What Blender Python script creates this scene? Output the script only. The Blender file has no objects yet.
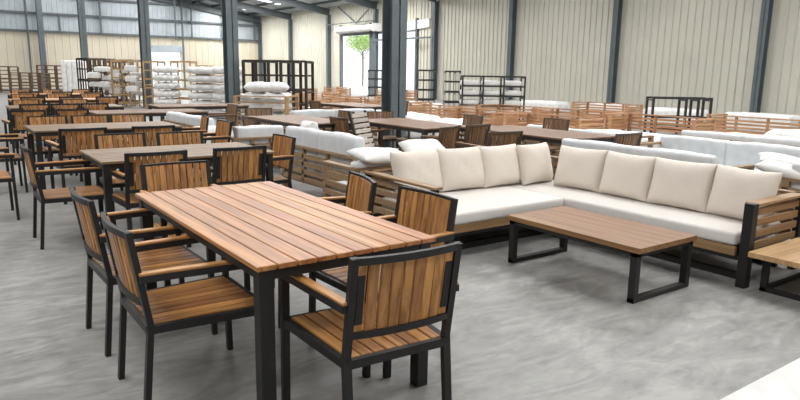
import bpy, bmesh, math, random
from mathutils import Vector, Matrix
R = math.radians
rnd = random.Random(7)
S = bpy.context.scene
COL = S.collection
ORD = ['first', 'second', 'third', 'fourth', 'fifth', 'sixth', 'seventh', 'eighth', 'ninth', 'tenth', 'eleventh', 'twelfth']

# ------------------------------------------------------------------ materials
def new_mat(name):
    m = bpy.data.materials.new(name); m.use_nodes = True
    nt = m.node_tree
    return m, nt, nt.nodes['Principled BSDF']

def flat(name, col, rough=.5, metal=0, noise=0.0, nscale=8, bump=0.0, spec=None):
    m, nt, p = new_mat(name)
    p.inputs['Roughness'].default_value = rough
    p.inputs['Metallic'].default_value = metal
    if spec is not None: p.inputs['Specular IOR Level'].default_value = spec
    tc = nt.nodes.new('ShaderNodeTexCoord')
    n = nt.nodes.new('ShaderNodeTexNoise'); n.inputs['Scale'].default_value = nscale; n.inputs['Detail'].default_value = 4
    nt.links.new(tc.outputs['Object'], n.inputs['Vector'])
    r = nt.nodes.new('ShaderNodeValToRGB')
    r.color_ramp.elements[0].position = .3; r.color_ramp.elements[1].position = .7
    r.color_ramp.elements[0].color = (*[c * (1 - noise) for c in col], 1)
    r.color_ramp.elements[1].color = (*[min(1, c * (1 + noise)) for c in col], 1)
    nt.links.new(n.outputs['Fac'], r.inputs['Fac']); nt.links.new(r.outputs['Color'], p.inputs['Base Color'])
    if bump:
        b = nt.nodes.new('ShaderNodeBump'); b.inputs['Strength'].default_value = bump; b.inputs['Distance'].default_value = .01
        nt.links.new(n.outputs['Fac'], b.inputs['Height']); nt.links.new(b.outputs['Normal'], p.inputs['Normal'])
    return m

def wood(name, light, dark, axis='Y', rough=.42, var=.35):
    """procedural boards: grain stretched along one axis, every board its own tone"""
    m, nt, p = new_mat(name)
    tc = nt.nodes.new('ShaderNodeTexCoord'); geo = nt.nodes.new('ShaderNodeNewGeometry')
    mp = nt.nodes.new('ShaderNodeMapping')
    sc = {'X': (1.6, 38, 38), 'Y': (38, 1.6, 38), 'Z': (38, 38, 1.6)}[axis]
    mp.inputs['Scale'].default_value = sc
    add = nt.nodes.new('ShaderNodeVectorMath'); add.operation = 'ADD'
    mul = nt.nodes.new('ShaderNodeMath'); mul.operation = 'MULTIPLY'; mul.inputs[1].default_value = 37.0
    nt.links.new(geo.outputs['Random Per Island'], mul.inputs[0])
    nt.links.new(tc.outputs['Object'], mp.inputs['Vector'])
    nt.links.new(mp.outputs['Vector'], add.inputs[0]); nt.links.new(mul.outputs[0], add.inputs[1])
    n = nt.nodes.new('ShaderNodeTexNoise'); n.inputs['Scale'].default_value = 1.0; n.inputs['Detail'].default_value = 5
    n.inputs['Distortion'].default_value = .6
    nt.links.new(add.outputs[0], n.inputs['Vector'])
    r = nt.nodes.new('ShaderNodeValToRGB')
    r.color_ramp.elements[0].position = .32; r.color_ramp.elements[0].color = (*dark, 1)
    r.color_ramp.elements[1].position = .62; r.color_ramp.elements[1].color = (*light, 1)
    nt.links.new(n.outputs['Fac'], r.inputs['Fac'])
    hs = nt.nodes.new('ShaderNodeHueSaturation')
    mr = nt.nodes.new('ShaderNodeMapRange'); mr.inputs['To Min'].default_value = 1 - var; mr.inputs['To Max'].default_value = 1 + var * .5
    nt.links.new(geo.outputs['Random Per Island'], mr.inputs['Value']); nt.links.new(mr.outputs['Result'], hs.inputs['Value'])
    mr2 = nt.nodes.new('ShaderNodeMapRange'); mr2.inputs['To Min'].default_value = .494; mr2.inputs['To Max'].default_value = .506
    m3 = nt.nodes.new('ShaderNodeMath'); m3.operation = 'FRACT'
    m4 = nt.nodes.new('ShaderNodeMath'); m4.operation = 'MULTIPLY'; m4.inputs[1].default_value = 7.3
    nt.links.new(geo.outputs['Random Per Island'], m4.inputs[0]); nt.links.new(m4.outputs[0], m3.inputs[0])
    nt.links.new(m3.outputs[0], mr2.inputs['Value']); nt.links.new(mr2.outputs['Result'], hs.inputs['Hue'])
    nt.links.new(r.outputs['Color'], hs.inputs['Color']); nt.links.new(hs.outputs['Color'], p.inputs['Base Color'])
    p.inputs['Roughness'].default_value = rough
    b = nt.nodes.new('ShaderNodeBump'); b.inputs['Strength'].default_value = .15; b.inputs['Distance'].default_value = .003
    nt.links.new(n.outputs['Fac'], b.inputs['Height']); nt.links.new(b.outputs['Normal'], p.inputs['Normal'])
    return m

TL, TD = (.47, .20, .064), (.24, .09, .026)
TOPY = wood('oiled_boards_y', TL, TD, 'Y', .42, .16)
TOPX = wood('oiled_boards_x', TL, TD, 'X', .38, .22)
CL, CD = (.52, .245, .078), (.25, .10, .03)
CHY = wood('chair_boards_y', CL, CD, 'Y', .45, .32)
CHZ = wood('chair_boards_z', CL, CD, 'Z', .45, .32)
CHX = wood('chair_boards_x', CL, CD, 'X', .45, .32)
COFY = wood('coffee_boards_y', (.265, .13, .054), (.155, .070, .026), 'Y', .5, .15)
SOX = wood('sofa_boards_x', (.33, .19, .088), (.20, .108, .047), 'X', .5, .18)
SOY = wood('sofa_boards_y', (.30, .18, .088), (.19, .104, .047), 'Y', .5, .18)
GRX = wood('dull_boards_x', (.31, .20, .11), (.19, .115, .06), 'X', .55, .18)
BENX = wood('bench_boards_x', (.50, .31, .15), (.34, .195, .085), 'X', .5, .15)
DKX = wood('dark_boards_x', (.25, .135, .065), (.14, .07, .034), 'X', .5, .25)
DKZ = wood('dark_boards_z', (.25, .135, .065), (.14, .07, .034), 'Z', .5, .25)
ORX = wood('raw_boards_x', (.50, .28, .15), (.28, .14, .07), 'X', .6, .4)
YEL = wood('yellow_rack_wood', (.42, .27, .12), (.24, .14, .06), 'Z', .6, .3)
PALE = wood('whitewashed_boards', (.62, .57, .52), (.45, .38, .33), 'X', .6, .15)
BLACK = flat('black_powder_coat', (.013, .012, .012), .5, 0, .15, 30, spec=.35)
BLACK2 = flat('black_steel', (.018, .016, .015), .5, 0, .2, 20)
DKRACK = flat('dark_stained_timber', (.022, .015, .012), .6, 0, .3, 6)
STEEL = flat('blue_grey_painted_steel', (.105, .128, .138), .45, .1, .12, 2.5)
STEELD = flat('dark_grey_painted_steel', (.085, .10, .11), .5, .1, .12, 2)
GALV = flat('galvanised_grey', (.33, .37, .40), .5, .2, .15, 1.5)
SHUT = flat('light_grey_shutter', (.62, .62, .62), .5, 0, .05, 4)
FABRIC = flat('beige_cushion_fabric', (.65, .58, .51), .85, 0, .03, 90, .12)
SEATF = flat('ivory_seat_fabric', (.62, .585, .545), .85, 0, .03, 80, .1)
PLASTIC = flat('white_plastic_wrap', (.60, .615, .63), .38, 0, .08, 9, .25)
WRAP = flat('milky_wrap', (.68, .67, .65), .5, 0, .12, 7, .3)
GREYF = flat('pale_grey_foam', (.58, .575, .56), .6, 0, .08, 9, .2)

def m_floor():
    m, nt, p = new_mat('trowelled_concrete')
    tc = nt.nodes.new('ShaderNodeTexCoord')
    def noise(scale, vec_scale, rot, det, dist):
        mp = nt.nodes.new('ShaderNodeMapping'); mp.inputs['Scale'].default_value = vec_scale
        mp.inputs['Rotation'].default_value = (0, 0, rot)
        n = nt.nodes.new('ShaderNodeTexNoise'); n.inputs['Scale'].default_value = scale
        n.inputs['Detail'].default_value = det; n.inputs['Distortion'].default_value = dist
        nt.links.new(tc.outputs['Object'], mp.inputs['Vector']); nt.links.new(mp.outputs['Vector'], n.inputs['Vector'])
        return n
    a = noise(1.0, (.9, .35, 1), .5, 6, 1.2)
    b = noise(2.1, (.8, 2.1, 1), -.35, 10, 2.6)
    c = noise(9, (1, 2, 1), .6, 8, 1.0)
    m1 = nt.nodes.new('ShaderNodeMix'); m1.data_type = 'FLOAT'; m1.inputs[0].default_value = .55
    nt.links.new(a.outputs['Fac'], m1.inputs[2]); nt.links.new(b.outputs['Fac'], m1.inputs[3])
    m2 = nt.nodes.new('ShaderNodeMix'); m2.data_type = 'FLOAT'; m2.inputs[0].default_value = .2
    nt.links.new(m1.outputs[0], m2.inputs[2]); nt.links.new(c.outputs['Fac'], m2.inputs[3])
    r = nt.nodes.new('ShaderNodeValToRGB'); e = r.color_ramp.elements
    e[0].position = .38; e[0].color = (.155, .150, .141, 1)
    e[1].position = .60; e[1].color = (.305, .30, .286, 1)
    x = e.new(.5); x.color = (.235, .23, .218, 1)
    nt.links.new(m2.outputs[0], r.inputs['Fac']); nt.links.new(r.outputs['Color'], p.inputs['Base Color'])
    mr = nt.nodes.new('ShaderNodeMapRange'); mr.inputs['To Min'].default_value = .32; mr.inputs['To Max'].default_value = .62
    nt.links.new(b.outputs['Fac'], mr.inputs['Value']); nt.links.new(mr.outputs['Result'], p.inputs['Roughness'])
    bp = nt.nodes.new('ShaderNodeBump'); bp.inputs['Strength'].default_value = .12; bp.inputs['Distance'].default_value = .01
    nt.links.new(m2.outputs[0], bp.inputs['Height']); nt.links.new(bp.outputs['Normal'], p.inputs['Normal'])
    return m
FLOOR = m_floor()
CREAM = flat('cream_wall_sheet', (.53, .515, .44), .5, 0, .05, .6)
CREAM2 = flat('cream_far_wall_sheet', (.52, .47, .37), .5, 0, .05, .6)
SILVER = flat('silver_foil_insulation', (.36, .40, .43), .42, .3, .10, 1.5)
ROOFM = flat('grey_roof_sheet', (.36, .39, .41), .5, .1, .1, 1.0)
YARD = flat('bright_concrete_yard', (.70, .69, .66), .8, 0, .05, 1.0)
LEAF = flat('light_green_leaf', (.45, .62, .22), .5, 0, .4, 2)
BARK = flat('tree_bark', (.22, .17, .12), .8, 0, .3, 8)

def m_sky_panel():
    m, nt, p = new_mat('translucent_skylight')
    p.inputs['Base Color'].default_value = (.9, .95, 1, 1)
    p.inputs['Emission Color'].default_value = (.95, .98, 1, 1)
    p.inputs['Emission Strength'].default_value = 3.0
    n = nt.nodes.new('ShaderNodeTexNoise'); n.inputs['Scale'].default_value = 2
    tc = nt.nodes.new('ShaderNodeTexCoord'); nt.links.new(tc.outputs['Object'], n.inputs['Vector'])
    nt.links.new(n.outputs['Fac'], p.inputs['Roughness'])
    return m
SKYL = m_sky_panel()

# ------------------------------------------------------------------ mesh helpers
class MB:
    def __init__(s): s.bm = bmesh.new()
    def box(s, lo, hi, M=None, bev=0):
        t = bmesh.new() if bev else s.bm
        c = [(lo[i] + hi[i]) / 2 for i in range(3)]; d = [max(abs(hi[i] - lo[i]), 1e-4) for i in range(3)]
        mat = Matrix.Translation(c) @ Matrix.Diagonal((*d, 1))
        if M is not None: mat = M @ mat
        r = bmesh.ops.create_cube(t, size=1, matrix=mat)
        if bev:
            bmesh.ops.bevel(t, geom=t.edges[:], offset=bev, segments=1, affect='EDGES')
            s.merge(t)
        return s
    def merge(s, t):
        me = bpy.data.meshes.new('tmp'); t.to_mesh(me); t.free(); s.bm.from_mesh(me); bpy.data.meshes.remove(me)
    def bar(s, a, b, w, d, up=(0, 0, 1), bev=0):
        """rectangular bar from a to b; w along the side axis, d along the up axis"""
        a = Vector(a); b = Vector(b); z = (b - a); L = z.length; z.normalize()
        u = Vector(up)
        if abs(u.dot(z)) > .97: u = Vector((0, 1, 0))
        x = u.cross(z).normalized(); y = z.cross(x)
        M = Matrix(((x.x, y.x, z.x, a.x), (x.y, y.y, z.y, a.y), (x.z, y.z, z.z, a.z), (0, 0, 0, 1)))
        return s.box((-w / 2, -d / 2, 0), (w / 2, d / 2, L), M, bev)
    def ribbon(s, pts, w, d, side):
        """solid strip through pts; d thick along 'side', w high along z"""
        sd = Vector(side).normalized() * d / 2; up = Vector((0, 0, w / 2))
        rows = []
        for p in pts:
            p = Vector(p); rows.append([s.bm.verts.new(p + q) for q in (-sd - up, sd - up, sd + up, -sd + up)])
        for i in range(len(rows) - 1):
            for k in range(4):
                s.bm.faces.new((rows[i][k], rows[i][(k + 1) % 4], rows[i + 1][(k + 1) % 4], rows[i + 1][k]))
        s.bm.faces.new(rows[0][::-1]); s.bm.faces.new(rows[-1])
        return s
    def tube(s, pts, r, n=10):
        for i in range(len(pts) - 1):
            a = Vector(pts[i]); b = Vector(pts[i + 1]); z = b - a
            M = Matrix.Translation((a + b) / 2) @ z.to_track_quat('Z', 'Y').to_matrix().to_4x4()
            bmesh.ops.create_cone(s.bm, cap_ends=True, segments=n, radius1=r, radius2=r, depth=z.length, matrix=M)
        return s
    def soft(s, lo, hi, r=.05, seg=3, puff=.0, lump=0.0, seed=0, cuts=0, M=None):
        """rounded, slightly puffed block: a cushion or wrapped slab"""
        t = bmesh.new()
        c = Vector([(lo[i] + hi[i]) / 2 for i in range(3)]); d = [hi[i] - lo[i] for i in range(3)]
        bmesh.ops.create_cube(t, size=1, matrix=Matrix.Diagonal((*d, 1)))
        bmesh.ops.bevel(t, geom=t.edges[:], offset=min(r, min(d) * .48), segments=seg, profile=.5, affect='EDGES')
        if cuts: 
            es = [e for e in t.edges if e.calc_length() > min(d) * .6]
            bmesh.ops.subdivide_edges(t, edges=es, cuts=cuts, use_grid_fill=True)
        q = random.Random(seed)
        ph = [q.uniform(0, 6) for _ in range(6)]
        for v in t.verts:
            u = [v.co[i] / (d[i] / 2) for i in range(3)]
            v.co.z += puff * (1 - min(1, u[0] ** 2)) * (1 - min(1, u[1] ** 2)) * (1 if u[2] > 0 else -1) * .5
            if lump:
                k = lump * (math.sin(v.co.x * 9 + ph[0]) * math.sin(v.co.y * 11 + ph[1]) + .6 * math.sin(v.co.x * 23 + v.co.z * 17 + ph[2]))
                v.co += Vector((k * .4 * u[0], k * .4 * u[1], k * (1 if u[2] > 0 else -.3)))
        bmesh.ops.transform(t, matrix=(M or Matrix.Identity(4)) @ Matrix.Translation(c), verts=t.verts)
        s.merge(t); return s
    def build(s, name, mat, parent=None, smooth=False):
        bmesh.ops.recalc_face_normals(s.bm, faces=s.bm.faces[:])
        me = bpy.data.meshes.new(name); s.bm.to_mesh(me); s.bm.free()
        me.materials.append(mat)
        if smooth:
            for p in me.polygons: p.use_smooth = True
        o = bpy.data.objects.new(name, me); COL.objects.link(o)
        if parent: o.parent = parent
        return o

def tag(o, label=None, cat=None, group=None, kind=None):
    if label: o['label'] = label
    if cat: o['category'] = cat
    if group: o['group'] = group
    if kind: o['kind'] = kind
    return o
def empty(name, loc=(0, 0, 0), rz=0):
    o = bpy.data.objects.new(name, None); COL.objects.link(o); o.empty_display_size = .1
    o.location = loc; o.rotation_euler = (0, 0, rz); return o
def struct(o): o['kind'] = 'structure'; return o
KIDS = {}
def kids(o): return [c for c in bpy.data.objects if c.parent == o]
def copy_tree(o, parent=None):
    c = o.copy(); COL.objects.link(c)
    if parent: c.parent = parent
    for ch in KIDS.setdefault(o.name, kids(o)): copy_tree(ch, c)
    return c
class Proto:
    """first place() moves the built thing, later ones link copies of it and of its parts"""
    def __init__(s, root, cat): s.root = root; s.used = False; s.cat = cat
    def place(s, x, y, rz, label, group=None, z=0, scale=None, tilt=None):
        o = s.root if not s.used else copy_tree(s.root)
        s.used = True
        o.location = (x, y, z); o.rotation_euler = (tilt[0] if tilt else 0, tilt[1] if tilt else 0, rz)
        if scale: o.scale = scale
        if 'group' in o: del o['group']
        tag(o, label, s.cat, group); return o

# ------------------------------------------------------------------ camera
yaw, pitch, roll, camh = .62628, .194474, .015941, 1.50387
f = Vector((math.sin(yaw) * math.cos(pitch), math.cos(yaw) * math.cos(pitch), -math.sin(pitch)))
r0 = Vector((math.cos(yaw), -math.sin(yaw), 0)); u0 = r0.cross(f)
r_ = math.cos(roll) * r0 + math.sin(roll) * u0; u_ = -math.sin(roll) * r0 + math.cos(roll) * u0
cam = bpy.data.objects.new('camera', bpy.data.cameras.new('camera')); COL.objects.link(cam)
cam.matrix_world = Matrix(((r_.x, u_.x, -f.x, 0), (r_.y, u_.y, -f.y, 0), (r_.z, u_.z, -f.z, camh), (0, 0, 0, 1)))
cam.data.sensor_width = 36; cam.data.lens = 648.44 / 800 * 36; cam.data.clip_end = 400; cam.data.clip_start = .05
S.camera = cam

# ------------------------------------------------------------------ the setting
WX, FY, EAVE, SL, RIDGE = 23.6, 53.3, 5.95, .15, 2.0
def roofz(x): return EAVE + (WX - x) * SL if x > RIDGE else EAVE + (WX - RIDGE) * SL - (RIDGE - x) * SL
fl = MB(); fl.box((-21, -9, -.2), (WX + .3, FY + .3, 0)); struct(fl.build('floor', FLOOR))

def ribbed(p0, p1, zf, inward, step, rw, rd, thick=.08):
    """ribbed sheet wall between plan points p0,p1; zf(s)->(z0,z1)"""
    p0 = Vector((*p0, 0)); p1 = Vector((*p1, 0)); L = (p1 - p0).length; d = (p1 - p0) / L; n = Vector((*inward, 0))
    prof = [(0, 0)]; s = step / 2
    while s + rw * 1.5 < L:
        prof += [(s, 0), (s + rw * .3, rd), (s + rw * .7, rd), (s + rw, 0)]; s += step
    prof.append((L, 0))
    mb = MB(); bm = mb.bm; rows = []
    for (s, h) in prof:
        z0, z1 = zf(s); q = p0 + d * s
        rows.append([bm.verts.new((q + n * h) + Vector((0, 0, z0))), bm.verts.new((q + n * h) + Vector((0, 0, z1))),
                     bm.verts.new((q - n * thick) + Vector((0, 0, z1))), bm.verts.new((q - n * thick) + Vector((0, 0, z0)))])
    for a, b in zip(rows, rows[1:]):
        for k in range(4): bm.faces.new((a[k], b[k], b[(k + 1) % 4], a[(k + 1) % 4]))
    bm.faces.new(rows[0]); bm.faces.new(rows[-1][::-1])
    return mb
# long right wall with two open doorways
DH = 3.95
wr = MB()
for (a, b, z0) in ((-9, 31.1, 0), (31.1, 39.78, DH), (39.78, FY, 0)):
    t = ribbed((WX, a), (WX, b), lambda s, z0=z0: (z0, EAVE + .1), (-1, 0), .30, .055, .045)
    wr.merge(t.bm)
struct(wr.build('wall_right', CREAM))
# far wall: cream sheets below, silver insulation above, one doorway
wf = MB()
for (a, b, z0) in ((-20, 14.28, 0), (14.28, 16.7, 2.78), (16.7, WX, 0)):
    t = ribbed((a, FY), (b, FY), lambda s, z0=z0: (z0, 3.93), (0, -1), .5, .08, .03)
    wf.merge(t.bm)
struct(wf.build('wall_far', CREAM2))
wu = MB()
for (a, b) in ((-20, RIDGE), (RIDGE, WX)):
    t = ribbed((a, FY), (b, FY), lambda s, a=a: (3.93, roofz(a + s) + .05), (0, -1), .33, .06, .02)
    wu.merge(t.bm)
struct(wu.build('wall_far_upper', SILVER))
# left wall and back wall (behind the camera); tall back openings added to let daylight in
wl = ribbed((-20, -9), (-20, FY), lambda s: (0, roofz(-20) + .05), (1, 0), .34, .06, .035)
struct(wl.build('wall_left', CREAM))
wb = MB()
for (a, b, z0) in ((-20, -14, 0), (-14, -6, 4.2), (-6, 0, 0), (0, 8, 4.2), (8, 14, 0), (14, 20, 4.2), (20, WX, 0)):
    t = ribbed((a, -9), (b, -9), lambda s, a=a, z0=z0: (z0, min(roofz(a + s), roofz(a + s)) + .05), (0, 1), .34, .06, .03)
    wb.merge(t.bm)
struct(wb.build('wall_back', CREAM))
# roof sheets, leaving strips for the skylights
bays = [-6.7 + 6 * i for i in range(11)]
sky_y = [(b + 1.6, b + 4.4) for b in bays]
sky_x = [(19.6, 21.6), (11.6, 16.8), (5.6, 9.2), (-5.0, -1.2), (-13, -9.5)]
rf = MB()
def slab(x0, x1, y0, y1, z_off=0, th=.06, mb=None):
    bm = (mb or rf).bm
    v = [bm.verts.new((x, y, roofz(x) + z_off + t)) for t in (0, th) for (x, y) in ((x0, y0), (x1, y0), (x1, y1), (x0, y1))]
    for q in ((0, 1, 2, 3), (7, 6, 5, 4), (0, 4, 5, 1), (1, 5, 6, 2), (2, 6, 7, 3), (3, 7, 4, 0)): bm.faces.new([v[i] for i in q])
xs = sorted([-20.4, RIDGE, WX + .3] + [x for p in sky_x for x in p])
for x0, x1 in zip(xs, xs[1:]):
    if (x0, x1) in sky_x:
        y = -9
        for (a, b) in sky_y:
            if a > y: slab(x0, x1, y, a)
            y = b
        slab(x0, x1, y, FY + .3)
    else: slab(x0, x1, -9, FY + .3)
struct(rf.build('ceiling', ROOFM))
n = 0
for (x0, x1) in sky_x:
    mb = MB()
    for (a, b) in sky_y: slab(x0, x1, a, b, .0, .03, mb)
    n += 1
    struct(mb.build('window_%d' % n, SKYL))
# purlins under the roof
pu = MB()
x = WX - 1.2
while x > -19:
    pu.box((x - .03, -9, roofz(x) - .16), (x + .03, FY, roofz(x) - .01)); x -= 1.5
struct(pu.build('trim_1', STEELD))
# rafters
n = 2
for i, b in enumerate([-6.7 + 6 * k for k in range(10)] + [FY - .25]):
    mb = MB()
    for (x0, x1) in ((-20, RIDGE), (RIDGE, WX - .1)):
        for (dz, th, w) in ((-.2, .03, .2), (-.62, .03, .2), (-.41, .42, .03)):
            mb.bar((x0, b, roofz(x0) + dz), (x1, b, roofz(x1) + dz), w, th)
    struct(mb.build('trim_%d' % n, STEELD)); n += 1
def hcol(x, y, z1, w=.41, axis='X', name='steel_column', mat=STEEL, ft=.022):
    """H-section column with base plate"""
    mb = MB(); h = w / 2; fw = w / 2
    if axis == 'X':   # flanges face +-Y
        mb.box((-fw, -h, 0), (fw, -h + ft, z1)); mb.box((-fw, h - ft, 0), (fw, h, z1)); mb.box((-.012, -h, 0), (.012, h, z1))
    else:
        mb.box((-h, -fw, 0), (-h + ft, fw, z1)); mb.box((h - ft, -fw, 0), (h, fw, z1)); mb.box((-h, -.012, 0), (h, .012, z1))
    mb.box((-fw - .06, -h - .06, 0), (fw + .06, h + .06, .03))
    o = mb.build(name, mat); o.location = (x, y, 0); return o
# wall columns of the right wall
for y in (5.3, 11.3, 17.3, 23.3, 29.3, 35.3, 41.3, 47.3, 53.1):
    mb = MB()
    mb.box((WX - .32, y - .12, 0), (WX - .30, y + .12, roofz(WX) - .55)); mb.box((WX - .06, y - .12, 0), (WX - .04, y + .12, roofz(WX) - .55))
    mb.box((WX - .32, y - .01, 0), (WX - .04, y + .01, roofz(WX) - .55)); mb.box((WX - .36, y - .15, 0), (WX - .04, y + .15, .03))
    struct(mb.build('trim_%d' % n, STEEL)); n += 1
# bars of the far wall
for (x0, x1, z) in ((-20, WX, 3.95), (-20, WX, 5.18), (-14, 17.5, 6.4)):
    mb = MB(); mb.box((x0, FY - .22, z - .07), (x1, FY - .08, z + .07)); struct(mb.build('trim_%d' % n, STEELD)); n += 1
for (x, z0, z1, w) in ((6.1, 0, 8, .10), (6.75, 0, 8, .08), (8.13, 3.93, 5.18, .12), (10.87, 3.93, 7.3, .14), (17.6, 3.93, 6.5, .1), (20.2, 3.93, 6.0, .12), (22.9, 3.93, 5.9, .1), (2.0, 3.93, 8.6, .14)):
    mb = MB(); mb.box((x - w / 2, FY - .36, z0), (x + w / 2, FY - .23, z1)); struct(mb.build('trim_%d' % n, STEELD)); n += 1
# doorway on the far wall with its raised roller box
mb = MB(); mb.box((14.1, FY - .45, 2.78), (16.95, FY - .1, 3.28), bev=.03); struct(mb.build('door_3', GALV))
mb = MB(); mb.box((16.75, FY - .5, 0), (16.87, FY - .38, 7.0)); mb.box((16.1, FY - .9, 3.7), (16.2, FY - .8, 7.0)); struct(mb.build('trim_%d' % n, STEELD)); n += 1
# doorways on the right wall: jambs, shutter cassette, V brace above
mb = MB()
for y in (39.78, 36.0, 31.1): mb.box((WX - .14, y - .08, 0), (WX + .06, y + .08, 4.6))
mb.box((WX - .1, 31.1, DH - .08), (WX + .06, 39.8, DH + .06))
struct(mb.build('trim_%d' % n, STEELD)); n += 1
mb = MB()
mb.tube([(WX - .5, 34.9, 4.25), (WX - .5, 39.5, 4.25)], .2, 20)
mb.box((WX - .72, 34.87, 4.0), (WX - .06, 34.92, 4.5)); mb.box((WX - .72, 39.5, 4.0), (WX - .06, 39.55, 4.5))
struct(mb.build('door_1', SHUT))
mb = MB(); mb.bar((WX - .4, 39.6, 5.8), (WX - .4, 37.3, 4.6), .07, .07); mb.bar((WX - .4, 35.0, 5.8), (WX - .4, 37.3, 4.6), .07, .07)
mb.bar((WX - .45, 35.3, 4.66), (WX - .45, 41.2, 4.66), .06, .06); mb.bar((WX - .45, 29.4, 3.45), (WX - .45, 35.2, 3.45), .09, .09)
struct(mb.build('trim_%d' % n, STEEL)); n += 1
# awning over the second opening
mb = MB(); mb.bar((WX - .06, 29.9, 4.3), (WX - .06, 33.2, 4.12), .12, .5, up=(0, 0, 1)); struct(mb.build('door_2', SHUT))
# free-standing H columns
cols = [(10.1, 'nearest and widest steel column, rising behind the sectional sofa'), (17.9, 'second steel column from the front, among the wrapped mattress racks'),
        (26.3, 'third steel column from the front, beside racks of rolled mattresses'), (39.0, 'fourth steel column from the front, next to white wrapped panels'),
        (52.0, 'farthest and thinnest steel column, close to the far wall')]
for (y, lb), cx_ in zip(cols, (7.12, 7.02, 6.92, 7.08, 6.8)):
    o = hcol(cx_, y, roofz(7.0) - .63, .33); tag(o, lb, 'column', 'blue grey H columns'); 

# outside
mb = MB(); mb.box((WX + .35, 0, -.25), (120, 110, -.05)); struct(mb.build('yard_ground', YARD))
def tree(x, y, h, lb, seed):
    q = random.Random(seed); root = empty('yard_tree', (x, y, -.05)); tag(root, lb, 'tree')
    mb = MB(); top = h * .62
    mb.tube([(0, 0, 0), (.05, .02, top * .5), (0, 0, top)], .09, 8)
    for k in range(7):
        a = k * .9; mb.tube([(0, 0, top * (.75 + .04 * k)), (math.cos(a) * h * .17, math.sin(a) * h * .17, top + h * .1 * q.uniform(.6, 2))], .03, 6)
    mb.build('trunk', BARK, root)
    lf = MB()
    for _ in range(2600):
        while True:
            p = Vector([q.uniform(-1, 1) for _ in range(3)])
            if p.length < 1: break
        cl = q.choice([(0, 0, 0), (.5, .2, -.1), (-.4, .5, .1), (.1, -.6, 0), (-.5, -.3, -.2), (0, .1, .5)])
        c = Vector((p.x * .6 + cl[0], p.y * .6 + cl[1], p.z * .5 + cl[2])) * h * .27 + Vector((0, 0, h * .78))
        M = Matrix.Translation(c) @ Matrix.Rotation(q.uniform(0, 6), 4, Vector([q.uniform(-1, 1) for _ in range(3)]).normalized())
        s_ = q.uniform(.06, .13)
        v = [lf.bm.verts.new(M @ Vector(w_)) for w_ in ((-s_, 0, 0), (0, -s_ * .5, .01), (s_, 0, 0), (0, s_ * .5, .01))]
        lf.bm.faces.new(v)
    lf.build('foliage', LEAF, root)
tree(38.7, 60.8, 6.0, 'light green young tree in the bright yard outside the tall doorway', 3)

# ------------------------------------------------------------------ furniture prototypes
def make_chair(seatm=CHY, backm=CHZ, armm=CHY, fr=BLACK, name='slatted_armchair'):
    """facing +Y, origin between the feet"""
    t = empty(name)
    W = .232; lw = .026
    def spread(mb):      # the seat widens towards the front
        for v in mb.bm.verts: v.co.x *= 1 + max(0, min(1, (v.co.y + .27) / .52)) * .16
        return mb
    sm = MB(); k = 8; sw = (2 * W - .03) / k
    for i in range(k):
        x0 = -W + .015 + i * sw; sm.box((x0 + .0035, -.265, .408), (x0 + sw - .0035, .235, .428), bev=.0025)
    spread(sm).build('seat', seatm, t)
    sf = MB()
    for s in (-1, 1): sf.bar((s * W, -.27, .405), (s * W, .25, .405), lw, .036)
    sf.bar((-W, .248, .405), (W, .248, .405), lw, .036); sf.bar((-W, -.275, .405), (W, -.275, .405), lw, .036)
    sf.bar((0, -.24, .395), (0, .24, .395), .02, .02)
    spread(sf).build('seat_frame', fr, t)
    for s in (-1, 1):
        l = MB(); l.bar((s * W, -.31, 0), (s * W, -.27, .43), lw, .034, up=(1, 0, 0)); l.build('leg', fr, t)
        l = MB(); l.bar((s * W, .262, 0), (s * W, .25, .64), lw, .03, up=(1, 0, 0)); spread(l).build('leg', fr, t)
    def by(z): return -.27 - (z - .43) * .16          # recline of the back
    bf = MB(); top = .842
    for s in (-1, 1):
        bf.bar((s * W, -.27, .42), (s * W, by(top), top), lw, .03, up=(1, 0, 0))
    def cv(x): return -.028 * (1 - (x / W) ** 2)
    for z, w in ((.828, .028), (.525, .026)):
        bf.ribbon([(x, by(z) + cv(x), z) for x in [(-W + 2 * W * j / 10) for j in range(11)]], w, .022, (0, 1, 0))
    for s in (-1, 1): bf.bar((s * (W - .035), by(.6), .57), (s * (W - .035), by(.78), .77), .012, .03, up=(1, 0, 0))
    bf.build('back_frame', fr, t)
    bk = MB(); k = 9; sw = (2 * W - lw) / k
    for i in range(k):
        x = -W + lw / 2 + (i + .5) * sw
        z0, z1 = .52, .826
        bk.bar((x, by(z0) + cv(x) + .012, z0), (x, by(z1) + cv(x) + .012, z1), sw - .008, .016, up=(0, 1, 0), bev=.002)
    bk.build('backrest', backm, t)
    for s in (-1, 1):
        a = MB(); a.box((s * (W + .014) - .020, -.31, .655), (s * (W + .014) + .020, .28, .668), bev=.003); ar = spread(a).build('armrest', armm, t)
        b = MB(); b.bar((s * (W + .014), -.31, .641), (s * (W + .014), .278, .641), .042, .028); spread(b).build('arm_rail', fr, ar)
    return t
CH = Proto(make_chair(), 'chair')
GRP = 'slatted wooden armchairs with black frames'

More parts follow.
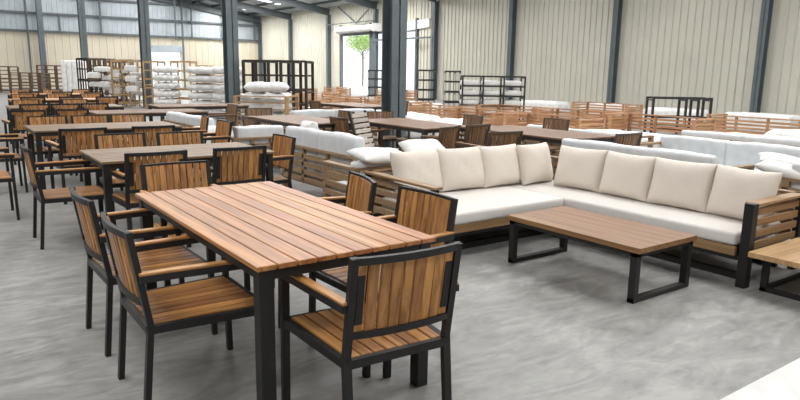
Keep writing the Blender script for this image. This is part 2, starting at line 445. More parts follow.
def make_table(L, W, topm, k=10, name='dining_table', fr=BLACK):
    """long axis Y, centred"""
    t = empty(name); m = MB(); sw = W / k
    for i in range(k):
        x0 = -W / 2 + i * sw; m.box((x0 + .0038, -L / 2, .728), (x0 + sw - .0038, L / 2, .75), bev=.003)
    m.build('tabletop', topm, t)
    a = MB(); i = .04
    for s in (-1, 1):
        a.box((s * (W / 2 - i) - .015, -L / 2 + i, .682), (s * (W / 2 - i) + .015, L / 2 - i, .727))
        a.box((-W / 2 + i, s * (L / 2 - i) - .015, .682), (W / 2 - i, s * (L / 2 - i) + .015, .727))
    for y in (-L / 4, 0, L / 4): a.box((-W / 2 + i, y - .015, .69), (W / 2 - i, y + .015, .727))
    a.build('apron', fr, t)
    for sx in (-1, 1):
        for sy in (-1, 1):
            l = MB(); x = sx * (W / 2 - .05); y = sy * (L / 2 - .05)
            l.box((x - .032, y - .032, .004), (x + .032, y + .032, .727), bev=.003); l.box((x - .03, y - .03, 0), (x + .03, y + .03, .006))
            l.build('leg', fr, t)
    return t
TBL = Proto(make_table(1.84, .90, TOPY), 'table')
GREYTOP = wood('weathered_boards_y', (.235, .155, .092), (.145, .088, .048), 'Y', .5, .18)
TBL2 = Proto(make_table(1.84, .95, GREYTOP, 9), 'table')
DKY = wood('dark_boards_y', (.22, .12, .065), (.12, .062, .034), 'Y', .55, .2)
TBL3 = Proto(make_table(1.9, .95, DKY, 8, fr=BLACK2), 'table')

def make_bare(L=2.0, D=.78, H=.66, slatm=ORX, name='bare_sofa_frame', nsl=4, z0=.34, sh=.045):
    """unupholstered slatted sofa frame; back at -Y, faces +Y, long axis X"""
    t = empty(name)
    f = MB()
    for sx in (-1, 1):
        for sy in (-1, 1): f.box((sx * (L / 2 - .03) - .03, sy * (D / 2 - .03) - .03, 0), (sx * (L / 2 - .03) + .03, sy * (D / 2 - .03) + .03, H))
    f.box((-L / 2, D / 2 - .05, .2), (L / 2, D / 2 - .02, .28)); f.box((-L / 2, -D / 2 + .02, .2), (L / 2, -D / 2 + .05, .28))
    for s in (-1, 1): f.box((s * (L / 2 - .03) - .02, -D / 2 + .02, .2), (s * (L / 2 - .03) + .02, D / 2 - .02, .26))
    for x in (-L / 6, L / 6): f.box((x - .025, -D / 2, .2), (x + .025, -D / 2 + .04, H))
    f.build('frame', slatm, t)
    b = MB()
    for k in range(nsl):
        z = z0 + k * (H - z0 - .02) / nsl; b.box((-L / 2, -D / 2 + .0, z), (L / 2, -D / 2 + .022, z + sh))
    b.box((-L / 2, -D / 2 - .01, H), (L / 2, -D / 2 + .07, H + .025)); b.build('backrest', slatm, t)
    for s in (-1, 1):
        a = MB(); x = s * (L / 2 - .012)
        for k in range(nsl):
            z = z0 + k * (H - z0 - .02) / nsl; a.box((x - .011, -D / 2, z), (x + .011, D / 2, z + sh))
        a.box((s * (L / 2 - .035) - .04, -D / 2, H), (s * (L / 2 - .035) + .04, D / 2, H + .025)); a.build('arm', slatm, t)
    q = MB(); n_ = 9
    for k in range(n_):
        y = -D / 2 + .06 + k * (D - .12) / n_; q.box((-L / 2 + .05, y, .27), (L / 2 - .05, y + .05, .29))
    q.build('seat_slats', slatm, t)
    return t
BARE = Proto(make_bare(), 'sofa frame')
SOF = Proto(make_bare(1.9, .82, .61, GRX, 'wrapped_sofa', 4, .22, .052), 'sofa')
SOFS = Proto(make_bare(.82, .82, .61, GRX, 'wrapped_lounge_chair', 4, .22, .052), 'armchair')

def slab_proto(name, size, mat, cat, r=.07, lump=.012, seed=1, puff=.05):
    m = MB(); m.soft((-size[0] / 2, -size[1] / 2, 0), (size[0] / 2, size[1] / 2, size[2]), r, 3, puff, lump, seed, 5)
    return Proto(m.build(name, mat, smooth=True), cat)
def pillow_mesh(w, h, t, seed=0, n_=14):
    q = random.Random(seed); ph = [q.uniform(0, 6.3) for _ in range(4)]
    m = MB(); rows = {}
    for side in (1, -1):
        g = []
        for i in range(n_ + 1):
            row = []
            for j in range(n_ + 1):
                u = -1 + 2 * i / n_; v = -1 + 2 * j / n_
                u = math.sin(u * math.pi / 2); v = math.sin(v * math.pi / 2)
                x = w / 2 * u * (1 - .055 * (1 - v * v)); z = h / 2 * v * (1 - .055 * (1 - u * u))
                th = t / 2 * max(0, (1 - u ** 4) * (1 - v ** 4)) ** .5
                th *= 1 + .06 * math.sin(5 * u + ph[0]) * math.sin(4 * v + ph[1])
                th += .006 * math.sin(9 * u + 6 * v + ph[2]) * (1 - u * u) * (1 - v * v)
                edge = i in (0, n_) or j in (0, n_)
                if edge and side == -1: row.append(rows[(i, j)]); continue
                vt = m.bm.verts.new((x, side * (th if not edge else 0), z + h / 2)); row.append(vt)
                if edge: rows[(i, j)] = vt
            g.append(row)
        for i in range(n_):
            for j in range(n_): m.bm.faces.new((g[i][j], g[i + 1][j], g[i + 1][j + 1], g[i][j + 1]))
    return m

# ------------------------------------------------------------------ foreground dining set
TBL.place(1.42, 3.205, 0, 'large slatted wooden dining table in the foreground with bright oiled top', 'oiled slatted dining tables', scale=(1, 1, 1))
hp = -math.pi / 2
CH.place(.945, 2.97, hp, 'slatted armchair on the left of the foreground table, nearest the camera', GRP)
CH.place(.945, 3.75, hp + R(1), 'slatted armchair on the left of the foreground table, farther back', GRP)
CH.place(1.445, 2.24, R(-4), 'slatted armchair at the near end of the foreground table, back to camera', GRP)
CH.place(1.90, 2.82, R(90) + R(2), 'slatted armchair on the right of the foreground table, nearer the camera', GRP)
CH.place(1.89, 3.56, R(90) + R(-14), 'slatted armchair on the right of the foreground table, farther back', GRP)
CH.place(1.40, 4.36, R(180), 'slatted armchair at the far end of the foreground table, facing the camera', GRP)

# second table, lying across, with its chairs
def row(tp, tx0, tx1, ty, name, near, far, lend=None, rend=None, across=True, g='weathered slatted dining tables', dep=.95):
    L = tx1 - tx0
    t = tp.place((tx0 + tx1) / 2, ty + dep / 2, math.pi / 2, name[0], g, scale=(1, L / 1.84, 1))
    w = name[1]
    for i, x in enumerate(near):
        CH.place(x[0], ty - .02 - x[1], R(x[2] if len(x) > 2 else 0), 'slatted armchair on the near side of %s, %s' % (w, ['leftmost', 'second from left', 'third from left', 'fourth from left'][i]), GRP)
    for i, x in enumerate(far):
        CH.place(x[0], ty + dep + .02 + x[1], R(180 + (x[2] if len(x) > 2 else 0)), 'slatted armchair on the far side of %s, %s' % (w, ['leftmost', 'second from left', 'third from left', 'fourth from left'][i]), GRP)
    if lend: CH.place(lend[0], lend[1], hp, 'slatted armchair at the left end of %s' % w, GRP)
    if rend: CH.place(rend[0], rend[1], R(90), 'slatted armchair at the right end of %s' % w, GRP)
row(TBL2, 1.09, 2.62, 5.65, ('weathered dining table directly behind the foreground table', 'the second table back'),
    [(1.46, -.10), (2.17, -.12, 2)], [(1.56, .12), (2.15, .06)], (.96, 6.24), (2.62, 6.15))
row(TBL2, .98, 2.75, 8.8, ('weathered dining table third in the row of tables behind the foreground', 'the third table back'),
    [(1.36, .55), (2.12, .55), ], [(1.30, -.02), (1.83, -.06), (2.34, -.06)], (.60, 9.2), (2.80, 8.3))
CH.place(2.86, 9.25, R(80), 'slatted armchair beside the white cushions right of the third table', GRP)
CH.place(.35, 7.6, hp, 'slatted armchair at the left picture edge between second and third tables', GRP)
row(TBL2, 1.2, 3.2, 13.9, ('brown dining table fourth in the left row of tables', 'the fourth table back'),
    [(1.55, .10), (2.05, .10), (2.55, .10)], [(1.6, 0), (2.5, 0)])
CH.place(1.23, 11.9, R(0), 'slatted armchair standing alone in the aisle before the fourth table, leftmost', GRP)
CH.place(1.87, 12.0, R(0), 'slatted armchair standing in the aisle before the fourth table, right one', GRP)
wds = ['fifth', 'sixth', 'seventh', 'eighth', 'ninth']
for i, (y, x0, x1) in enumerate(((17.5, 1.5, 3.8), (21, 1.8, 4.2))):
    L = x1 - x0
    TBL.place((x0 + x1) / 2, y, math.pi / 2, 'oiled dining table %s in the left row, counting from the camera' % wds[i], 'oiled slatted dining tables', scale=(1, L / 1.84, 1))
    for k in range(3):
        CH.place(x0 + (k + .5) * L / 3, y - .62, 0, 'slatted armchair at the near side of the %s table back, %s from left' % (wds[i], ORD[k]), GRP)
        CH.place(x0 + (k + .5) * L / 3, y + .62, math.pi, 'slatted armchair at the far side of the %s table back, %s from left' % (wds[i], ORD[k]), GRP)
# brown tables right of the left row
TBL3.place(3.2, 12.2, R(90), 'dark brown dining table right of the aisle, before the mattress racks', 'dark brown dining tables')
TBL3.place(4.7, 13.9, R(90), 'dark brown dining table close to the mattress racks, left of the second column', 'dark brown dining tables')

# ------------------------------------------------------------------ sectional sofa and coffee table
sec = empty('sectional_sofa', (4.7, 3.7, 0)); tag(sec, 'wooden slatted L-shaped sectional sofa with black posts and ivory seat cushions', 'sofa')
def sp(mb, name, mat, par=sec, smooth=False):
    bmesh.ops.translate(mb.bm, verts=mb.bm.verts, vec=(-4.7, -3.7, 0)); return mb.build(name, mat, par, smooth)
X0, X1, Y0, Y1 = 3.18, 5.55, 2.22, 4.92      # outer limits
FX, FYf = 4.70, 3.90                        # inner fronts
m = MB(); m.box((X0 + .06, FYf, .215), (FX, FYf + .03, .284), bev=.003); sp(m, 'front_rail', SOX)
m = MB(); m.box((FX, Y0 + .07, .215), (FX + .03, FYf + .03, .284), bev=.003); sp(m, 'front_rail', SOY)
m = MB()
m.box((X0 + .05, FYf + .02, .185), (X1 - .03, Y1 - .03, .215)); m.box((FX + .01, Y0 + .05, .185), (X1 - .03, FYf, .215))
m.box((X0 + .4, 4.1, 0), (FX + .25, 4.15, .05)); m.box((FX + .15, Y0 + .1, 0), (FX + .20, 4.15, .05))
m.box((X0 + .4, 4.1, 0), (X0 + .44, 4.14, .2)); m.box((FX + .16, 4.1, 0), (FX + .20, 4.14, .2)); m.box((FX + .16, 3.1, 0), (FX + .20, 3.14, .2))
m.box((X1 - .1, Y0 + .1, 0), (X1 - .06, Y1 - .1, .05)); m.box((X0 + .1, Y1 - .1, 0), (X1 - .06, Y1 - .06, .05))
sp(m, 'base_frame', BLACK)
def post(x, y, w, d, h, mat=BLACK): 
    q = MB(); q.box((x, y, 0), (x + w, y + d, h), bev=.003); sp(q, 'leg', mat)
post(4.665, Y0 - .045, .075, .07, .624); post(X1 - .06, Y0 - .02, .06, .05, .60)
post(X0 - .02, FYf, .045, .06, .60); post(X0 - .02, Y1 - .06, .045, .06, .60); post(X1 - .06, Y1 - .06, .06, .06, .60)
def arm(x0, y0, x1, y1, mat, n_=4):
    q = MB()
    for k in range(n_):
        z = .262 + k * .085
        q.box((x0, y0, z), (x1, y1, z + .055), bev=.003)
    return q
q = arm(4.76, Y0, X1 - .06, Y0 + .022, SOX); a = sp(q, 'arm', SOX)
q = MB(); q.box((4.742, Y0 - .04, .60), (X1, Y0 + .06, .622), bev=.004); sp(q, 'arm_cap', SOX, a)
q = arm(X0 - .005, FYf + .06, X0 + .017, Y1 - .06, SOY); a = sp(q, 'arm', GRX)
q = MB(); q.box((X0 - .045, FYf - .02, .60), (X0 + .045, Y1, .622), bev=.004); sp(q, 'arm_cap', SOY, a)
q = arm(X0 + .05, Y1 - .04, X1 - .06, Y1 - .018, SOX); q.box((X0, Y1 - .07, .60), (X1, Y1 + .01, .622)); sp(q, 'backrest', SOX)
q = arm(X1 - .04, Y0 + .05, X1 - .018, Y1 - .06, SOY); q.box((X1 - .07, Y0, .60), (X1 + .01, Y1, .622)); sp(q, 'backrest', SOY)
m = MB(); m.soft((X0 + .07, FYf - .015, .286), (FX - .003, 4.80, .388), .028, 4, .008, .002, 3, 6)
tag(m.build('seat_cushion', SEATF, smooth=True), 'ivory seat cushion on the short left wing of the sectional sofa', 'cushion', 'ivory seat cushions')
m = MB(); m.soft((FX, Y0 + .075, .286), (5.42, 4.80, .388), .028, 4, .008, .002, 5, 6)
tag(m.build('seat_cushion', SEATF, smooth=True), 'ivory seat cushion on the long right wing of the sectional sofa', 'cushion', 'ivory seat cushions')
# eight back pillows
pil = [Proto(pillow_mesh(.56, .42, .19, k).build('back_pillow', FABRIC, smooth=True), 'pillow') for k in range(3)]
def pillow(k, x, y, rz, lean, lb, w=1.0, h=1.0, z=.392):
    o = pil[k % 3].place(x, y, 0, lb, 'beige pillows on the sectional sofa', z=z, scale=(w, 1, h))
    o.rotation_euler = (R(lean), 0, rz)
for i, (x, y, w, rz) in enumerate(((3.62, 4.68, 1.02, 3), (4.13, 4.66, 1.0, -2), (4.63, 4.63, .97, 2), (5.07, 4.56, .88, 6))):
    pillow(i, x, y, R(rz), -15, 'beige pillow on the left wing of the sectional sofa, %s from the left' % ORD[i], w)
for i, (y, w, rz) in enumerate(((4.13, .96, 5), (3.59, .98, -3), (3.05, .98, 3), (2.53, .96, -6))):
    pillow(i + 1, 5.14, y, R(-90 + rz), -14, 'beige pillow on the long right wing of the sectional sofa, %s from the corner' % ORD[i], w)
# coffee table
ct = empty('coffee_table', (4.04, 3.02, 0)); ct.scale = (1, 1.05, 1); tag(ct, 'low wooden coffee table on black loop legs in front of the sectional sofa', 'table')
m = MB(); n_ = 6; w_ = .69 / n_
for i in range(n_): m.box((-.345 + i * w_, -.58, .352), (-.345 + (i + 1) * w_ - .0012, .58, .39), bev=.0015)
m.build('tabletop', COFY, ct)
m = MB(); m.box((-.33, -.56, .322), (.33, -.52, .351)); m.box((-.33, .52, .322), (.33, .56, .351)); m.box((-.335, -.56, .322), (-.295, .56, .351)); m.box((.295, -.56, .322), (.335, .56, .351))
m.build('apron', BLACK, ct)
for s in (-1, 1):
    m = MB(); y = s * .535
    m.box((-.335, y - .025, 0), (-.285, y + .025, .35), bev=.002); m.box((.285, y - .025, 0), (.335, y + .025, .35), bev=.002); m.box((-.335, y - .024, .001), (.335, y + .024, .035), bev=.002)
    m.build('leg', BLACK, ct)
# wooden bench table beside the right arm
bt = empty('side_bench', (5.05, 1.78, 0)); tag(bt, 'light wooden plank bench at the right edge, against the sofa arm', 'bench')
m = MB(); n_ = 5
for i in range(n_): m.box((-.46, -.36 + i * .145, .262), (.62, -.36 + (i + 1) * .145 - .0015, .30), bev=.002)
m.build('tabletop', BENX, bt)
for sx in (-.30, .50):
    m = MB()
    m.box((sx - .02, -.32, 0), (sx + .02, .32, .03)); m.box((sx - .02, -.32, .0), (sx + .02, -.28, .262)); m.box((sx - .02, .28, .0), (sx + .02, .32, .262)); m.box((sx - .02, -.32, .23), (sx + .02, .32, .262))
    m.build('leg', BLACK, bt)
m = MB(); m.box((-.3, .29, .0), (.5, .315, .03)); m.build('stretcher', BLACK, bt)
# white sheet lying at the bottom right corner
m = MB(); m.soft((2.72, .55, 0), (4.6, 1.40, .012), .006, 1, 0, 0, 1, 2)
tag(m.build('plastic_sheet', GREYF), 'white sheet lying on the floor at the bottom right corner', 'sheet')

# ------------------------------------------------------------------ wrapped sofas
BACKC = slab_proto('back_cushion', (.92, .15, .37), PLASTIC, 'cushion', .035, .005, 4, .02)
SEATC = slab_proto('seat_cushion', (1.78, .66, .14), PLASTIC, 'cushion', .05, .006, 6, .03)
_lp = pillow_mesh(.64, .44, .21, 5)
bmesh.ops.transform(_lp.bm, verts=_lp.bm.verts, matrix=Matrix.Translation((0, 0, .1)) @ Matrix.Rotation(R(-90), 4, 'X') @ Matrix.Translation((0, 0, -.22)))
LOOSE = Proto(_lp.build('wrapped_pillow', WRAP, smooth=True), 'pillow')
BGR, SGR, LGR = 'plastic-wrapped back cushions', 'plastic-wrapped seat cushions', 'loose wrapped pillows'
def wrapped(x, y, rz, where, single=False, backs=2, bz=.40, bh=1.0, dp=1.0, ln=1.0):
    so = (SOFS if single else SOF).place(x, y, rz, 'slatted wooden %s %s' % ('lounge chair' if single else 'sofa', where), 'slatted sofas with wrapped cushions', scale=(ln, dp, 1))
    c, s = math.cos(rz), math.sin(rz)
    def loc(u, v): return x + c * u - s * v, y + s * u + c * v
    q = loc(0, .02); SEATC.place(q[0], q[1], rz, 'white wrapped seat cushion, %s %s' % ('lounge chair' if single else 'sofa', where), SGR, z=.292, scale=(.4 if single else ln, dp, 1))
    k = 1 if single else backs
    def half(i):
        a_, b_ = loc(-.45, 0), loc(.45, 0)
        if abs(s) > .7: return ', nearer half' if (a_[1] < b_[1]) == (i == 0) else ', farther half'
        return ', left half' if (a_[0] < b_[0]) == (i == 0) else ', right half'
    for i in range(k):
        u = 0 if k == 1 else (-.455 + .91 * i) * ln
        q = loc(u, -.30 * dp); BACKC.place(q[0], q[1], rz, 'white back cushion%s, %s %s' % ('' if k == 1 else half(i), 'lounge chair' if single else 'sofa', where), BGR, z=bz, scale=(.72 if single else ln, 1, bh))
wrapped(3.91, 6.53, R(-90 + 1), 'with its slatted back to the second table', bz=.27, bh=1.52, ln=.86)
wrapped(4.05, 5.30, 0, 'just behind the short wing of the sectional', bz=.33, bh=.95, dp=.72)
wrapped(6.35, 4.15, R(-90), 'back to back with the long wing of the sectional')
wrapped(7.75, 4.15, R(90), 'facing the one behind the long sectional wing', bz=.36)
wrapped(6.55, 1.70, R(-90), 'at the right edge behind the sofa arm')
wrapped(3.72, 10.65, R(-88), 'right of the third table, farther one')
wrapped(3.55, 8.45, R(0), 'behind the end of the sofa backing the second table', single=True)
wrapped(8.35, 6.6, R(-90), 'beyond the dark table at centre right', bz=.32)
wrapped(6.4, 11.4, R(0), 'left of the nearest column among the brown tables')
wrapped(9.6, 4.6, R(-90), 'deeper at right among the pale cushions', bz=.34)
wrapped(8.6, 1.6, R(-90), 'at far right edge in the second line of sofas')
# loose pillows
def loose(x, y, z, rz, lb, tilt=(0, 0), sc=None): LOOSE.place(x, y, rz, lb, LGR, z=z, tilt=(R(tilt[0]), R(tilt[1])), scale=sc)
loose(3.45, 5.10, .66, R(8), 'loose white pillow lying on the rail behind the sectional, left end', (10, 4), (1, .7, .6))
loose(4.12, 5.3, .66, R(-6), 'pale pillow lying behind the sectional near the column', (24, 0), (.75, .7, .7))
loose(3.6, 6.95, .80, R(88), 'small peaked fold of white wrap on the sofa back behind the second table', (75, 0), (.42, .42, .8))  # pillow mesh scaled down, standing in for a peaked fold of plastic wrap
loose(6.28, 2.62, .60, R(-75), 'crumpled pale pillow on the right edge sofa back, nearest the corner', (0, 12))
loose(6.35, 2.15, .60, R(-95), 'crumpled pale pillow on the right edge sofa back, second along', (0, -8))
loose(7.0, 2.95, .60, R(-60), 'crumpled pale pillow lying behind the right edge sofa', (8, 10))
loose(3.5, 9.75, .42, R(10), 'white pillow leaning at the near end of the sofa right of the third table', (62, 0), (1, 1, 1))

# ------------------------------------------------------------------ brown tables and chairs, centre and right
TBL3.place(4.75, 9.35, 0, 'dark brown dining table left of the nearest column', 'dark brown dining tables')
TBL3.place(8.1, 13.0, 0, 'dark brown dining table toward the doorway behind the nearest column', 'dark brown dining tables')
TBL3.place(5.95, 7.98, 0, 'dark brown dining table just right of the nearest column', 'dark brown dining tables')
TBL3.place(6.62, 6.04, R(0), 'dark brown dining table at centre right beyond the sectional corner', 'dark brown dining tables')
DCH = Proto(make_chair(DKX, DKZ, DKX, flat('dark_brown_frame', (.07, .04, .025), .5, 0, .2, 10), 'brown_armchair'), 'chair')
DG = 'dark brown slatted armchairs'
for (x, y, rz, lb) in ((5.52, 5.80, -8, 'dark brown armchair directly behind the middle pillows of the sectional'), (5.22, 6.62, 20, 'dark brown armchair behind the second pillow, turned sideways'),
        (6.2, 8.95, 170, 'dark brown armchair at the far end of the table by the column'), (5.2, 8.3, -90, 'dark brown armchair on the left of the table by the column'),
        (5.84, 6.72, 8, 'dark brown armchair at the near end of the table by the column'), (6.68, 4.97, 0, 'dark brown armchair at the near end of the centre right table'), (7.45, 6.7, 90, 'dark brown armchair on the right of the centre right table'),
        (6.8, 7.9, 85, 'dark brown armchair between the two centre right tables'), (4.1, 9.0, -90, 'dark brown armchair left of the table before the column'),
        (5.45, 9.6, 90, 'dark brown armchair right of the table before the column'), (4.75, 10.55, 180, 'dark brown armchair at the far end of the table before the column'),
        (7.45, 13.2, -90, 'dark brown armchair left of the table toward the doorway'), (8.8, 12.6, 90, 'dark brown armchair right of the table toward the doorway'),
        (4.45, 12.2, 90, 'dark brown armchair at the right end of the aisle table')):
    DCH.place(x, y, R(rz), lb, DG)
# pale horizontally slatted chair
t = empty('pale_slatted_chair', (5.05, 7.45, 0), R(-150)); tag(t, 'chair with whitewashed horizontal back slats and dark frame left of the column', 'chair')
m = MB()
for k in range(7): m.box((-.22, -.235 - .02 * k, .45 + k * .072), (.22, -.215 - .02 * k, .50 + k * .072))
m.build('backrest', PALE, t)
m = MB()
for s in (-1, 1): m.bar((s * .235, -.22, 0), (s * .235, -.22, .42), .03, .03); m.bar((s * .235, -.22, .42), (s * .235, -.38, .96), .03, .03); m.bar((s * .235, .24, 0), (s * .235, .24, .44), .03, .03)
m.bar((-.235, .24, .41), (.235, .24, .41), .03, .04); m.bar((-.235, -.22, .41), (.235, -.22, .41), .03, .04)
for s in (-1, 1): m.bar((s * .235, -.23, .41), (s * .235, .25, .41), .03, .04)
m.build('frame', DKRACK, t)
m = MB()
for k in range(6): m.box((-.23, -.2 + k * .075, .43), (.23, -.14 + k * .075, .447))
m.build('seat', PALE, t)

# ------------------------------------------------------------------ unfinished sofa frames by the right wall
CDX, SDX = math.cos(yaw), math.sin(yaw)
def at(px, d):
    """plan point seen d metres ahead, px columns from the left of the picture"""
    k = (px - 400) / 648.44; v = f.xy.normalized(); rr = Vector((math.cos(yaw), -math.sin(yaw)))
    return v * d + rr * (k * d * 1.0)
FG = 'unfinished slatted sofa frames'
k = 0
def bare(x, y, rz, z=0, lb=''):
    BARE.place(x, y, R(rz), lb, FG, z=z)
spots = []
rowsF = [(12.4, [7.9, 10.0, 12.1, 14.2]), (14.6, [6.9, 9.0, 11.2, 13.4, 15.6]), (10.2, [8.9, 11.2]), (11.2, [13.6, 15.8]), (16.6, [8.0, 10.2, 12.4])]
RK = ((489, 21.5), (474, 21.5), (500, 21.5), (462, 21.0), (451, 21.7), (424, 24), (380, 27), (674, 17.2), (278, 18.8))
def free(x, y, r): return min((Vector((x, y)) - at(px_, d_)).length for px_, d_ in RK + ((377, 27.5),)) >= r
rowsF.sort(key=lambda q: q[0])
for ri, (x, ys) in enumerate(rowsF):
    for j, y in enumerate([y for y in sorted(ys) if free(x, y, 2.25)]):
        bare(x, y, -90 if ri % 2 else 90, 0, 'unfinished slatted sofa frame, %s line counting toward the right wall, %s from the right' % (ORD[ri], ORD[j]))
pts = [p for p in ((9.5, 21.0), (12.0, 24.0), (14.5, 27.5), (17.5, 30), (15.5, 23.0), (18.5, 26.0), (11.5, 28)) if free(p[0], p[1], 2)]
pts.sort(key=lambda p: p[0] / p[1])
for i, (x, y) in enumerate(pts):
    bare(x, y, 20 * i, 0, 'unfinished slatted sofa frame before the bright doorways, %s from the left' % ORD[i])
# white wrapped goods under and beside them; wall-side blocks added to imitate glare
BLK = slab_proto('wrapped_block', (1.9, .8, .5), WRAP, 'package', .09, .02, 12, .05)
for i, (x, y, z, rz) in enumerate(sorted(((9.0, 10.4, 0, 60), (9.5, 12.7, 0, 75), (9.8, 15.1, 0, 80), (10.0, 6.9, 0, 90), (13.5, 5.2, 0, 90), (11.6, 5.4, 0, 90), (11.2, 3.4, 0, 90), (13.4, 17.6, 0, 90), (19.0, 9.0, 0, 90), (19.0, 11.6, 0, 90), (19.1, 14.2, 0, 90), (19.0, 17.0, 0, 90)), key=lambda q: q[0] ** 2 + q[1] ** 2)):
    BLK.place(x, y, R(rz), 'white wrapped package or glare block on the floor between sofas and bare frames, %s nearest' % ORD[i], 'white wrapped packages', z=z)

# ------------------------------------------------------------------ racks
def rack(name, L, D, H, levels, posts, mat, th=.05):
    t = empty(name); m = MB()
    for i in range(posts):
        x = -L / 2 + L * i / (posts - 1); m = MB()
        for s in (-1, 1): m.box((x - th / 2, s * (D / 2) - th / 2, 0), (x + th / 2, s * D / 2 + th / 2, H))
        for z in (.08, H * .5, H - .06): m.box((x - th / 2 + .005, -D / 2, z), (x + th / 2 - .005, D / 2, z + .045))
        m.build('upright', mat, t)
    for k in range(levels):
        z = .15 + k * (H - .18) / (levels - 1); q = MB()
        for s in (-1, 1): q.box((-L / 2, s * D / 2 - .02, z), (L / 2, s * D / 2 + .02, z + .05))
        for i in range(posts * 2 - 1):
            x = -L / 2 + L * i / (posts * 2 - 2); q.box((x - .02, -D / 2, z + .01), (x + .02, D / 2, z + .04))
        q.build('shelf', mat, t)
    return t
RD = Proto(rack('storage_rack', 2.05, 1.0, 1.8, 5, 6, DKRACK, .085), 'rack')
RM = Proto(rack('metal_rack', 2.0, .7, 1.42, 5, 4, BLACK2, .05), 'rack')
RY = Proto(rack('timber_rack', 1.3, .9, 1.75, 6, 2, YEL, .08), 'rack')
RB = Proto(rack('brown_rack', 1.7, .9, 1.85, 7, 4, flat('brown_rack_timber', (.11, .065, .035), .6, 0, .4, 5), .08), 'rack')
ROLL = slab_proto('wrapped_mattress', (1.15, .85, .17), WRAP, 'mattress', .075, .016, 20, .03)
FOAM = slab_proto('wrapped_foam_slab', (.58, .6, .14), WRAP, 'package', .03, .008, 21, .01)
yd = -yaw       # facing the camera
def pr(P_, px, d, rz, lb, g, z=0, sc=None):
    v = at(px, d); return P_.place(v.x, v.y, yd + R(rz), lb, g, z=z, scale=sc), v
pr(RD, 279, 18.8, -4, 'dark timber rack with heavy posts beside the wrapped mattress pile', 'dark timber racks', sc=(.86, .9, .98))
pr(RM, 489, 21.5, 0, 'black metal rack of white slabs against the right wall, wider one', 'black metal racks')
pr(RM, 449.5, 22.6, 0, 'tall narrow black metal rack beside the wide rack of white slabs', 'black metal racks', sc=(.26, 1, 1.1))
pr(RM, 424, 24, 0, 'tall narrow black metal rack by the doorway edge, right of the nearest column', 'black metal racks', sc=(.3, 1, 1.12))
pr(RM, 377, 27.5, 0, 'narrow black metal rack in front of the doorway, left of the nearest column', 'black metal racks', sc=(.42, 1, 1.1))
for i, px in enumerate((466.5, 487, 508)):
    for k in range(4):
        pr(FOAM, px, 21.5, 0, 'white foam slab on the wide metal rack, %s column, %s shelf up' % (['left', 'middle', 'right'][i], ORD[k]), 'foam slabs on the metal rack', z=.15 + k * .31 + .05, sc=(.98, 1, 1.1))
# timber racks with mattresses, left of the second column
for i, (px, d) in enumerate(((186, 23.0), (157, 24.5), (207, 22.0))):
    pr(RY, px, d, 4, ['yellow timber rack standing left of the second column', 'yellow timber rack just right of the third column', 'yellow timber rack partly behind the second column'][i], 'yellow timber racks', sc=(.5, 1, 1) if i == 0 else (.4, 1, 1) if i == 1 else (.3, 1, .92))
for i, (px, d) in enumerate(((169, 23.6), (208, 22.6))):
    for k in range(6):
        pr(ROLL, px, d - 1.15, 4, 'wrapped mattress in the %s stack of the timber racks, %s from the floor' % (['left', 'right'][i], ORD[k]), 'wrapped mattresses in timber racks', z=.02 + k * .27, sc=(.62 if i == 0 else .95, 1, 1.1))
MP = slab_proto('wrapped_mattress', (1.25, .95, .2), WRAP, 'mattress', .09, .03, 31, .06)
for k in range(4):
    pr(MP, 267, 16.6, -4, 'large wrapped mattress in the pile right of the second column, %s from the floor' % ORD[k], 'pile of large wrapped mattresses', z=.02 + k * .235, sc=(.92 - .02 * k, 1, 1))
for i, px in enumerate((259, 275)):
    pr(LOOSE, px, 16.4, 0, 'plump white pillow on top of the wrapped mattress pile, %s one' % ['left', 'right'][i], LGR, z=.96, sc=(1.0, 1.3, 1.25))
t_, v_ = pr(RY, 267, 16.6, -4, 'low yellow timber crate frame around the wrapped mattress pile', 'yellow timber racks', sc=(.98, 1.25, .5))
# brown racks and packages further left
for i, (px, d, sc) in enumerate(((106, 27, (.42, 1, 1.0)), (121, 28, (.45, 1, .95)), (134, 26.8, (.3, 1, .98)))):
    pr(RB, px, d, 0, 'crowded brown timber rack left of the third column, %s from the left' % ORD[i], 'crowded brown racks', sc=sc)
for i, (px, d, z) in enumerate(((113, 26.6, 1.0), (113, 26.6, .6), (126, 26.6, .95), (126, 26.6, .35), (140, 25.9, .8), (140, 25.9, .45), (140, 25.9, 1.15), (112, 26.6, .2), (127, 26.6, .65), (106, 26.2, 1.35), (119, 27.2, 1.25), (133, 26, 1.3), (100, 26.5, .75))):
    pr(FOAM, px, d, 0, 'white wrapped package among the crowded brown racks, %s one' % (ORD + ['thirteenth'])[i], 'packages in the brown racks', z=z, sc=(.85, .8, 1.3))
pr(RD, 93, 27.5, 0, 'dark timber rack beside the fourth column, left of the crowded racks', 'dark timber racks', sc=(.25, 1, 1.03))
pr(RY, 128, 25.6, 0, 'yellow timber rack left of the third column', 'yellow timber racks', sc=(.5, 1, 1.02))
for i, (px, d, rz) in enumerate(((330, 21.0, 10), (352, 22.5, -20), (322, 25.5, 40))):
    v = at(px, d); bare(v.x, v.y, rz, 0, 'unfinished slatted sofa frame between the dark timber rack and nearest column, %s one' % ORD[i])
for k in range(6):
    pr(ROLL, 230, 20.6, 8, 'wrapped mattress in the stack directly behind the second column, %s from the floor' % ORD[k], 'wrapped mattresses in timber racks', z=.02 + k * .27, sc=(.8, 1, 1.15))
for i, (px, d, z) in enumerate(((97, 25.8, 1.1), (108, 25.8, .75), (118, 26, 1.05), (118, 26, .5), (134, 25, 1.0), (134, 25, .62), (134, 25, 1.38))):
    pr(FOAM, px, d, 5, 'white wrapped package at the front of the crowded brown racks, %s one' % ORD[i], 'packages in the brown racks', z=z, sc=(.7, .6, 1.5))
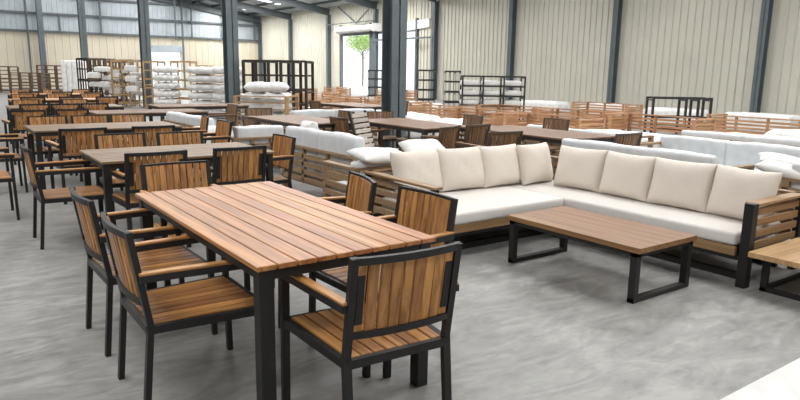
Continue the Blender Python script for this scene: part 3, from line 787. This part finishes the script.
# tall white wrapped panels and boards
t = MB()
for k in range(4): t.soft((-.55 + k * .28, -.4, 0), (-.29 + k * .28, .4, 1.85 - .03 * (k % 2)), .04, 2, 0, .01, k, 3)
o = t.build('wrapped_panel_stack', WRAP, smooth=True); v = at(79, 35); o.location = (v.x, v.y, 0); o.rotation_euler = (0, 0, yd)
tag(o, 'stack of tall white wrapped panels beside the fourth column', 'package')
for i, (px, d, s_) in enumerate(((4, 38, .8), (34, 37, .62), (60, 39, .85))):
    pr(RB, px, d, 0, 'brown timber rack near the far wall at left, %s from the left edge' % ORD[i], 'racks along the far wall', sc=(1, 1, s_))
# black open frame at right
t = empty('black_open_frame'); v = at(674, 17.2); t.scale = (.88, 1, .98); t.location = (v.x, v.y, 0); t.rotation_euler = (0, 0, yd)
tag(t, 'black empty metal frame standing before the right wall above bare sofa frames', 'frame')
m = MB()
for x in (-.85, .12, .48, .85):
    m = MB(); m.box((x - .03, -.25, 0), (x + .03, -.19, .98)); m.box((x - .03, .19, 0), (x + .03, .25, .98)); m.box((x - .025, -.2, .9), (x + .025, .2, .94)); m.build('upright', BLACK2, t)
for z in (.95, .45, .1):
    m = MB()
    for s in (-.22, .22): m.box((-.88, s - .03, z - .0), (.88, s + .03, z + .05))
    for x in (-.6, .3): m.box((x, -.2, z), (x + .04, .2, z + .04))
    m.build('rail', BLACK2, t)

# ------------------------------------------------------------------ light
w = bpy.data.worlds.new('overcast_sky'); S.world = w; w.use_nodes = True
nt = w.node_tree; bg = nt.nodes['Background']; bg.inputs['Color'].default_value = (.93, .97, 1, 1); bg.inputs['Strength'].default_value = 1.3
def area(x, y, sx, sy, power, col=(1, .985, .965), z=None, rot=None):
    l = bpy.data.lights.new('skylight_daylight', 'AREA'); l.shape = 'RECTANGLE'; l.size = sx; l.size_y = sy; l.energy = power; l.color = col
    o = bpy.data.objects.new('skylight_daylight', l); COL.objects.link(o)
    o.location = (x, y, (roofz(x) - .2) if z is None else z)
    o.rotation_euler = rot or (0, math.atan(SL) if x > RIDGE else -math.atan(SL), 0); return o
for (x0, x1) in sky_x[:4]:
    for (a, b) in sky_y:
        pass
        area((x0 + x1) / 2, (a + b) / 2, x1 - x0 - .1, b - a - .1, (70 if a < 28 else 520) if x0 > 19 else 250)
sun = bpy.data.lights.new('sun', 'SUN'); sun.energy = 3.5; sun.angle = R(2); so = bpy.data.objects.new('sun', sun); COL.objects.link(so)
so.rotation_euler = (R(38), R(30), 0)
S.view_settings.view_transform = 'Standard'; S.view_settings.look = 'None'; S.view_settings.gamma = 1; S.view_settings.use_curve_mapping = False
S.view_settings.exposure = 0.0
